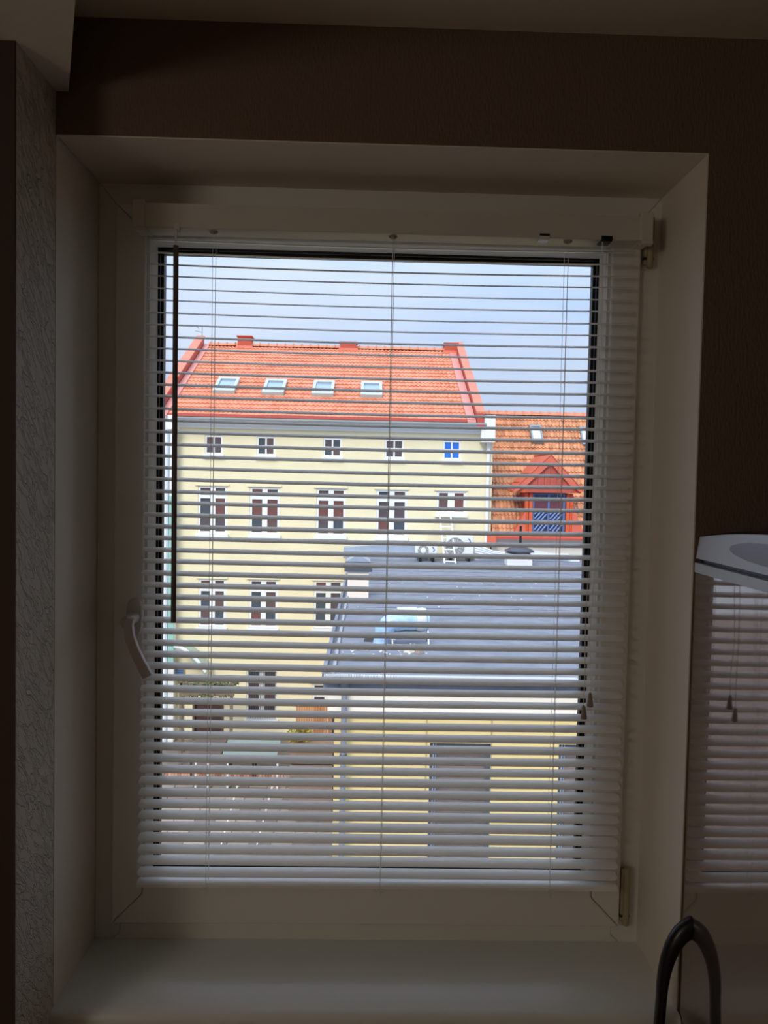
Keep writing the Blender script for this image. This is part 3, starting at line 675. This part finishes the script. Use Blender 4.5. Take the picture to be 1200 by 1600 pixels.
# chimney on the flat roof
cy = onz(560, 934, ZR).y
x0, x1, _, z1 = rect(543, 576, 893, 934, cy)
ch = obj('chimney', MB().box(x0, x1, cy, cy+.7, ZR, z1), mat('pale cream chimney', (236, 222, 206), .8), an)
obj('chimney_cap', MB().box(x0-.08, x1+.08, cy-.06, cy+.8, z1, z1+.16), SLATEG, ch)
obj('chimney_hood', MB().prism([(x0-.05, cy, z1+.24), (x1+.03, cy, z1+.24), ((x0+x1)/2, cy, z1+.42)], (0, .7, 0)).box(x0+.02, x1-.02, cy+.1, cy+.6, z1+.16, z1+.24), METAL, ch)
# metal upstand against the house
x0 = at(537, 860, 27.2).x; x1 = at(668, 860, 27.2).x; xm = at(600, 860, 27.2).x
zu = at(600, 857, 27.2).z
obj('wall_upstand', MB().prism([(x0, 27.2, ZR), (x1, 27.2, ZR), (x1, 27.2, zu+.25), (xm+.4, 27.2, zu+.22), (xm-.3, 27.2, zu+.12), (x0, 27.2, zu)], (0, .8, 0)), METAL, an)
obj('wall_upstand', MB().box(x0, x1, 26.9, 27.2, ZR, ZR+.28), METAL, an)
# white sheeting / flashing by the AC units, and white ledge further right
for i, (a, b, c, d) in enumerate(((742, 795, 852, 874), (835, 906, 861, 871), (742, 800, 862, 875))):
    x0, x1, z0, z1 = rect(a, b, c, d, 27.0+i*.2)
    obj('pale_kerb', MB().prism([(x0, 27+i*.2, ZR), (x1, 27+i*.2, ZR), (x1, 27+i*.2, ZR+.15), (x0, 27+i*.2, max(ZR+.3, z1))], (0, .35, 0)), mat('pale sheet', (214, 220, 230), .5), an)
for k in range(4):
    a = at(742, 851+4*k, 26.6); b = at(797, 866+1.5*k, 26.9)
    obj('conduit', MB().tube([a, a.lerp(b, .5)+Vector((0, 0, -.06)), b, b+Vector((2.2, .1, .02))], .035, 8), mat('white conduit', (226, 230, 238), .4), an, smooth=True)
# soil vent box with mushroom cowl
y = onz(812, 885, ZR).y
x0, x1, _, z1 = rect(793, 832, 868, 885, y)
vb = thing('roof_vent', 'white roof vent box under a dark round cowl, below the dormer', 'vent', ((x0+x1)/2, y+.3, ZR))
obj('box', MB().box(x0, x1, y, y+.6, ZR, z1+.05), mat('white vent box', (222, 222, 220), .7), vb, bevel=.02)
zc_ = at(812, 860, y+.3).z; cx = (x0+x1)/2
obj('neck', MB().cyl((cx, y+.3, z1), (cx, y+.3, zc_), .2, 14), SLATEG, vb, smooth=True)
obj('cowl', MB().lathe((cx+.02, y+.3, zc_-.06), ((.30, -.04), (.50, .02), (.52, .06), (.36, .14), (.12, .19), (.01, .2)), 24), SLATEG, vb, smooth=True)
a = at(813, 848, y+.3)
obj('rod', MB().cyl((a.x, y+.3, zc_+.1), (a.x, y+.3, at(813, 822, y+.3).z), .045, 8), BLACKP, vb)

# ---------------------------------------------------------------- air conditioners
def ac(label, a, b, c, d, Y, fan):
    x0, x1, z0, z1 = rect(a, b, c, d, Y)
    z0 = max(z0, ZR+.14)
    t = thing('air_conditioner', label, 'air conditioner', ((x0+x1)/2, Y+.2, ZR), 'outdoor units by the house wall')
    cs = obj('casing', MB().box(x0, x1, Y, Y+.42, z0, z1), mat('unit casing', (222, 224, 222), .5), t, bevel=.03)
    R = (z1-z0)*.40; fxc = x0+(x1-x0)*fan; zc2 = (z0+z1)/2
    obj('fan_grille', MB().lathe((fxc, Y, zc2), ((R*1.05, .002), (R*1.05, -.03), (R*.95, -.04), (R*.93, -.01), (.05, -.01)), 28, 'Y'), mat('grey fan grille', (150, 152, 150), .5), cs, smooth=True)
    mb = MB()
    for k in range(14): aa = 2*math.pi*k/14; mb.tube([(fxc+.06*math.cos(aa), Y-.035, zc2+.06*math.sin(aa)), (fxc+R*.96*math.cos(aa+.3), Y-.035, zc2+R*.96*math.sin(aa+.3))], .008, 4)
    obj('grille_spokes', mb, mat('unit casing', (222, 224, 222), .5), cs)
    obj('fan_hub', MB().lathe((fxc, Y, zc2), ((.1, -.01), (.1, -.045), (.06, -.05)), 14, 'Y'), mat('unit casing', (222, 224, 222), .5), cs)
    mb = MB(); 
    for s in (0, 1):
        xx = x0+.12+(x1-x0-.34)*s; obj('rail_foot', MB().box(xx, xx+.1, Y-.1, Y+.55, ZR, z0), BLACKP, t)
    aa = (x1-.12, Y-.005, z1-.12); obj('badge', MB().tube([(x1-.2, Y-.008, z1-.1), (x1-.14, Y-.008, z1-.16), (x1-.12, Y-.008, z1-.22), (x1-.17, Y-.008, z1-.26)], .018, 6), mat('blue badge', (70, 96, 150), .5), cs)
ac('smaller white air conditioner standing left of the ladder foot', 649, 684, 850, 870, 26.3, .35)
ac('larger white air conditioner standing right behind the ladder', 697, 740, 837, 871, 26.6, .33)
# ladder leaning from the sill
A0, A1 = at(687, 804, 27.7), at(704, 804, 27.7); B0, B1 = at(695, 877, 25.6), at(712, 877, 25.6)
B0.z = B1.z = ZR+.02
ld = thing('ladder', 'white ladder leaning on the sill of the short upper window', 'ladder', (B0.x, B0.y, ZR))
LM = mat('white ladder paint', (238, 240, 238), .4)
for a, b in ((A0, B0), (A1, B1)): obj('rail', MB().tube([b, a], .03, 6), LM, ld)
for k in range(9): t = .04+.92*k/8; obj('rung', MB().tube([B0.lerp(A0, t), B1.lerp(A1, t)], .022, 6), LM, ld)

# ---------------------------------------------------------------- plastic wrapped duct elbow on the flat roof
zq = ZR
def rf(px, py, h=0): p = onz(px, py, ZR+h); return p
base = rf(610, 1012)
yb = base.y+.25
wd = thing('wrapped_duct', 'ventilation duct wrapped in pale blue plastic lying on the flat roof', 'duct', (base.x+.3, yb, ZR))
PLAST = mat('pale blue plastic film', (176, 206, 238), .3, noise=.25, nscale=7, col2=(150, 180, 220), bump=.6, bscale=14)
PLW = mat('white plastic film', (204, 208, 216), .35, bump=.6, bscale=16)
p = [at(668, 972, yb+.1), at(640, 970, yb+.05), at(612, 972, yb), at(600, 982, yb), at(596, 996, yb), at(594, 1010, yb)]
rr = [.19, .20, .20, .19, .17, .16]
mb = MB(); rings = []
path = []
for i in range(len(p)-1):
    for k in range(4): path.append((p[i].lerp(p[i+1], k/4), rr[i]+(rr[i+1]-rr[i])*k/4))
path.append((p[-1], rr[-1]))
obj('trunk', MB().tube([q[0] for q in path], [q[1]*.78*(1+.05*math.sin(i*2.1)) for i, q in enumerate(path)], 16, flat=1.1), PLAST, wd, smooth=True)
e = at(660, 968, yb+.1)
obj('flange', MB().tube([e+Vector((-.12, 0, 0)), e+Vector((-.1, 0, 0)), e+Vector((0, 0, 0)), e+Vector((.06, 0, 0)), e+Vector((.08, 0, 0))], [.16, .2, .215, .2, .16], 18), PLW, wd, smooth=True)
for k, (px, hh) in enumerate(((668, 1), (612, 1))):
    q = at(px, 975, yb+.1); mb = MB().tube([(q.x, q.y, q.z+.02), (q.x+.02, q.y-.15, ZR)], .02, 6).tube([(q.x, q.y, q.z+.02), (q.x+.02, q.y+.25, ZR)], .02, 6)
    obj('support_leg', mb, METAL, wd)
tp = at(640, 952, yb+.2)
obj('top_plate', MB().box(tp.x-.22, tp.x+.14, yb-.05, yb+.35, tp.z-.05, tp.z+.02), PLW, wd, bevel=.015)
# skirt of film hanging down to the roof
mb = MB(); rings = []
for i in range(13):
    t = i/12; a = at(612, 984, yb).lerp(at(662, 984, yb+.1), t); rings.append([a+Vector((0, .02, 0)), Vector((a.x+.02*math.sin(i*2), a.y-.16-.05*math.sin(i*1.7), ZR+.12+.10*t)), Vector((a.x+.02*math.sin(i*2), a.y-.15-.05*math.sin(i*1.7), ZR+.12+.10*t))])
obj('film_skirt', MB().quadstrip(rings), mat('grey green film', (150, 160, 164), .3, bump=.7, bscale=12), wd, smooth=True)
# rubble beside it
for i, (px, py, s, c, nm, lb) in enumerate(((640, 1018, .075, (196, 190, 170), 'rubble_piece', 'pale bent offcut lying in front of the wrapped duct'), (577, 1001, .08, (60, 60, 64), 'bucket_scrap', 'dark scrap lying left of the wrapped duct'), (566, 1014, .09, (150, 140, 134), 'rubble_piece', 'brown grey debris left of the wrapped duct, leftmost piece'), (655, 1020, .06, (140, 120, 112), 'rubble_piece', 'brown chip right of the pale offcut by the duct'))):
    q = rf(px, py); rd = random.Random(i); g = [Vector((q.x+s*1.6*math.cos(a)*rd.uniform(.7, 1.2), q.y+s*2*math.sin(a)*rd.uniform(.7, 1.2), ZR+.004)) for a in [k*math.pi/4 for k in range(8)]]
    h = [Vector((v.x*.75+q.x*.25, v.y*.75+q.y*.25, ZR+s*rd.uniform(.5, .9))) for v in g]
    tag(obj(nm, MB().quadstrip([g, h]), mat('rubble '+str(i), c, .8), None), lb, 'debris')
rd = random.Random(11); mb = MB()
for k in range(150):
    if k < 90: q = rf(rd.uniform(520, 680), rd.uniform(1006, 1030))
    else: q = rf(rd.uniform(550, 860), rd.uniform(900, 960))
    s = rd.uniform(.008, .028); mb.box(q.x, q.x+s*1.5, q.y, q.y+s, ZR, ZR+.012+s*.4)
o = tag(obj('roof_litter', mb, mat('pale litter', (214, 210, 204), .8), None), 'small pale bits of litter scattered on the grey flat roof', 'litter'); o['kind'] = 'stuff'

# ---------------------------------------------------------------- courtyard at the lower left
# curved glazed canopy
cn = thing('curved_canopy', 'curved glass canopy on the lower left of the cream house', 'canopy', (at(290, 1030, 26).x, 26, at(290, 1050, 26).z))
arc = [(272, 1010), (280, 1011), (290, 1016), (299, 1023), (308, 1032), (316, 1042), (321, 1050)]
CG = mat('pale canopy sheet', (150, 172, 166), .15, metal=.2)
for yy in (26.6, 27.9): obj('arch_bar', MB().tube([at(a, b, yy) for a, b in arc], .06, 8), mat('white steel', (232, 238, 246), .3), cn, smooth=True)
obj('sheet', MB().quadstrip([[Vector((0, 0, 0))+at(a, b+6, 26.65), at(a, b+6, 26.65)+Vector((0, 1.3, 0)), at(a, b+6, 26.65)+Vector((0, 1.3, -.03)), at(a, b+6, 26.65)+Vector((0, 0, -.03))] for a, b in arc]), CG, cn, smooth=True)
ba = at(283, 1060, 27.4)
bl2 = thing('louvred_shutter', 'small blue louvred shutter under the curved glass canopy', 'shutter', (ba.x, 26.8, at(278, 1056, 26.8).z))
x0, x1, z0, z1 = rect(269, 287, 1042, 1055, 27.9)
obj('back', MB().box(x0, x1, 27.92, 28, z0, z1), WHITE, bl2)
for k in range(5): z = z0+(z1-z0)*(k+.2)/5; obj('slat', MB().box(x0, x1, 27.86, 27.92, z, z+(z1-z0)*.11), mat('blue slat', (84, 122, 176), .5), bl2)
# vine pergola
WOOD = mat('weathered pergola wood', (120, 104, 88), .8)
pg = thing('vine_pergola', 'wooden pergola overgrown with thin vines beside the brown door', 'pergola', (at(320, 1090, 25).x, 25, ZG))
for px in (283, 286, 362):
    q = at(px, 1064, 25.3 if px != 286 else 26.6); obj('post', MB().box(q.x-.05, q.x+.05, q.y-.05, q.y+.05, ZG, q.z), WOOD, pg)
for py, yy in ((1070, 25.3), (1085, 25.1), (1072, 26.6)):
    a = at(282, py, yy); b = at(366, py, yy); obj('beam', MB().box(a.x, b.x, yy-.05, yy+.05, b.z-.06, b.z+.05), WOOD, pg)
LEAF = mat('dull green leaves', (96, 104, 58), .8, noise=.4, nscale=6)
LEAFY = mat('yellow green leaves', (168, 152, 44), .8, noise=.4, nscale=6)
def foliage(name, cen, rad, n, size, m, parent=None, seed=1):
    rd = random.Random(seed); mb = MB()
    for i in range(n):
        while True:
            v = Vector((rd.uniform(-1, 1), rd.uniform(-1, 1), rd.uniform(-1, 1)))
            if v.length < 1: break
        c = Vector(cen)+Vector((v.x*rad[0], v.y*rad[1], v.z*rad[2])); a = Vector((rd.gauss(0, 1), rd.gauss(0, 1), rd.gauss(0, 1))).normalized(); b = a.orthogonal().normalized(); s = size*rd.uniform(.6, 1.3)
        k = len(mb.v); mb.v += [tuple(c-a*s), tuple(c+b*s*.5), tuple(c+a*s), tuple(c-b*s*.5)]; mb.f.append((k, k+1, k+2, k+3))
    return obj(name, mb, m, parent, kind='stuff', recalc=False)
q = at(325, 1070, 25.3); foliage('vine_leaves', (q.x, 25.5, q.z+.02), (1.1, .6, .10), 500, .07, LEAF, pg, 3)
q = at(322, 1087, 25.1); foliage('vine_leaves', (q.x, 25.2, q.z+.02), (1.0, .4, .07), 300, .06, LEAF, pg, 4)
# teal-grey canopy roof with posts and table
x0, x1, z0, z1 = rect(302, 437, 1156, 1180, 24.0)
zt_ = at(370, 1170, 24.0).z
cp = thing('terrace_roof', 'flat grey green terrace roof on thin white posts in the courtyard', 'canopy', ((x0+x1)/2, 23.5, ZG))
obj('roof_sheet', MB().prism([(x0+1.1, 24.9, zt_+.22), (x1, 24.9, zt_+.22), (x1, 23.2, zt_-.0), (x0+1.1, 23.2, zt_)], (0, 0, .06)), mat('grey green sheet', (128, 142, 138), .5), cp)
obj('roof_sheet', MB().prism([(x0, 24.7, zt_+.2), (x0+1.05, 24.7, zt_+.2), (x0+1.05, 23.2, zt_), (x0, 23.2, zt_)], (0, 0, .05)), mat('dark brown sheet', (92, 78, 70), .6), cp)
for px in (306, 325, 356, 434): q = at(px, 1180, 23.25); obj('post', MB().cyl((q.x, 23.25, ZG), (q.x, 23.25, zt_), .035, 8), WHITE, cp)
# white garden tables
tq = onz(340, 1215, ZG)
tbt = thing('garden_table', 'long dark table under the terrace roof', 'table', (tq.x, tq.y, ZG))
obj('tabletop', MB().box(tq.x-.9, tq.x+1.3, tq.y-.35, tq.y+.35, ZG+.70, ZG+.75), mat('dark table wood', (66, 52, 48), .6), tbt)
for dx_ in (-.85, 1.2):
    for dy in (-.3, .3): obj('leg', MB().box(tq.x+dx_, tq.x+dx_+.06, tq.y+dy-.03, tq.y+dy+.03, ZG, ZG+.70), mat('dark table wood', (66, 52, 48), .6), tbt)
# copper slatted fence with shrub
x0, x1, z0, z1 = rect(462, 519, 1100, 1165, 22.3)
cfn = thing('slatted_fence', 'coppery brown slatted fence left of the grey downpipe', 'fence', ((x0+x1)/2, 22.3, z0-.05))
CU = mat('coppery wood', (190, 130, 84), .7, noise=.25, nscale=4)
n = 15
for k in range(n): a = x0+(x1-x0)*k/n; obj('slat', MB().box(a+.006, a+(x1-x0)/n-.006, 22.3, 22.33, z0, z1-random.uniform(0, .03)), CU, cfn)
obj('post', MB().box(x1, x1+.07, 22.28, 22.36, ZG, z1+.1), mat('dark steel', (56, 58, 60), .5), cfn)
obj('post', MB().box(x0-.07, x0, 22.28, 22.36, ZG, z0+.2), mat('dark steel', (56, 58, 60), .5), cfn)
q = at(468, 1148, 21.8)
sh = thing('yellow_shrub', 'yellow green shrub growing in front of the coppery fence', 'shrub', (q.x, 21.75, ZG))
foliage('leaves', (q.x, 21.7, q.z), (.42, .2, .36), 700, .05, LEAFY, sh, 7)
mb = MB()
for k in range(5): mb.tube([(q.x+.03*k-.06, 21.75, ZG+.0), (q.x+.1*k-.2, 21.72, q.z)], .015, 5)
obj('stems', mb, WOOD, sh)
# timber clad bin store below the fence: boards with dark gaps
x0, x1, _, _ = rect(452, 519, 1170, 1270, 21.0)
zt2, zb2 = at(485, 1172, 21.0).z, ZG
st = thing('timber_store', 'low pinkish brown timber store with dark horizontal gaps below the shrub', 'shed', ((x0+x1)/2, 21.6, ZG))
obj('core', MB().box(x0+.05, x1-.05, 21.06, 21.9, ZG, zt2-.05), mat('dark core', (46, 36, 34), .9), st)
nb_ = 5
for k in range(nb_):
    a = zb2+(zt2-zb2)*k/nb_; obj('board', MB().box(x0, x1, 21, 21.06, a+.04, a+(zt2-zb2)/nb_-.04), mat('pinkish brown board', (140, 118, 106), .8, noise=.15, nscale=5), st)
obj('lid', MB().box(x0-.05, x1+.05, 20.95, 22, zt2-.04, zt2+.02), mat('pinkish brown board', (140, 118, 106), .8), st)
# brick kerb wall along the terrace
a = onz(258, 1216, ZG); b = onz(452, 1222, ZG)
kb = setting('trim_6', ((a.x+b.x)/2, a.y, ZG))
n = 40
BRK = [mat('kerb brick a', (196, 150, 128), .85), mat('kerb brick b', (172, 118, 98), .85), mat('kerb brick c', (204, 166, 146), .85)]
me0 = None
for k in range(n):
    x = a.x+(b.x-a.x)*k/n; m = BRK[random.randrange(3)]
    obj('brick', MB().box(x+.006, x+(b.x-a.x)/n-.006, a.y, a.y+.25, ZG, ZG+.22+random.uniform(0, .03)), m, kb)
# paved terrace slabs
pv = setting('trim_7', (-5, 24, ZG))
PV = [mat('paver a', (142, 130, 118), .9), mat('paver b', (118, 104, 96), .9), mat('paver c', (156, 140, 126), .9)]
for i in range(12):
    for j in range(10):
        x = -7.4+i*.6; y = 19.2+j*.6
        obj('paving_slab', MB().box(x+.01, x+.59, y+.01, y+.59, ZG, ZG+.02+random.uniform(0, .012)), PV[random.randrange(3)], pv)
# thin leaning white poles with ball tops
for i, (px, lb) in enumerate(((344, 'thin slanting white pole in the courtyard, left one of two'), (400, 'thin slanting white pole in the courtyard, right one of two'))):
    b = onz(px, 1326, ZG); t_ = b+Vector((.35, .6, 1.5))
    pl = thing('courtyard_pole', lb, 'pole', b, 'slanting white poles in the courtyard')
    obj('shaft', MB().tube([b, t_], .022, 6), WHITE, pl); obj('ball', MB().lathe(t_, ((.005, -.05), (.035, -.035), (.05, 0), (.035, .035), (.005, .05)), 10), WHITE, pl, smooth=True)

# added fill light shaped as a floor lamp, unseen behind the camera
LX, LY = -1.0, -1.9
lp = thing('fill_globe', 'added fill light with a white globe, out of view left behind the camera', 'fill light', (LX, LY, ZF))
obj('base', MB().lathe((LX, LY, ZF), ((.14, 0), (.14, .012), (.03, .03), (.012, .04)), 24), BLACKP, lp, smooth=True)
obj('pole', MB().cyl((LX, LY, ZF+.03), (LX, LY, .79), .010, 10), BLACKP, lp, smooth=True)
em = bpy.data.materials.new('fill light glow'); em.use_nodes = True; em.node_tree.nodes['Principled BSDF'].inputs['Emission Color'].default_value = (1, .88, .74, 1); em.node_tree.nodes['Principled BSDF'].inputs['Emission Strength'].default_value = FILL_LIGHT
obj('fill_light_globe', MB().lathe((LX, LY, 1.0), [(max(.002, .22*math.sin(math.pi*k/12)), -.22*math.cos(math.pi*k/12)) for k in range(13)], 24), em, lp, smooth=True)
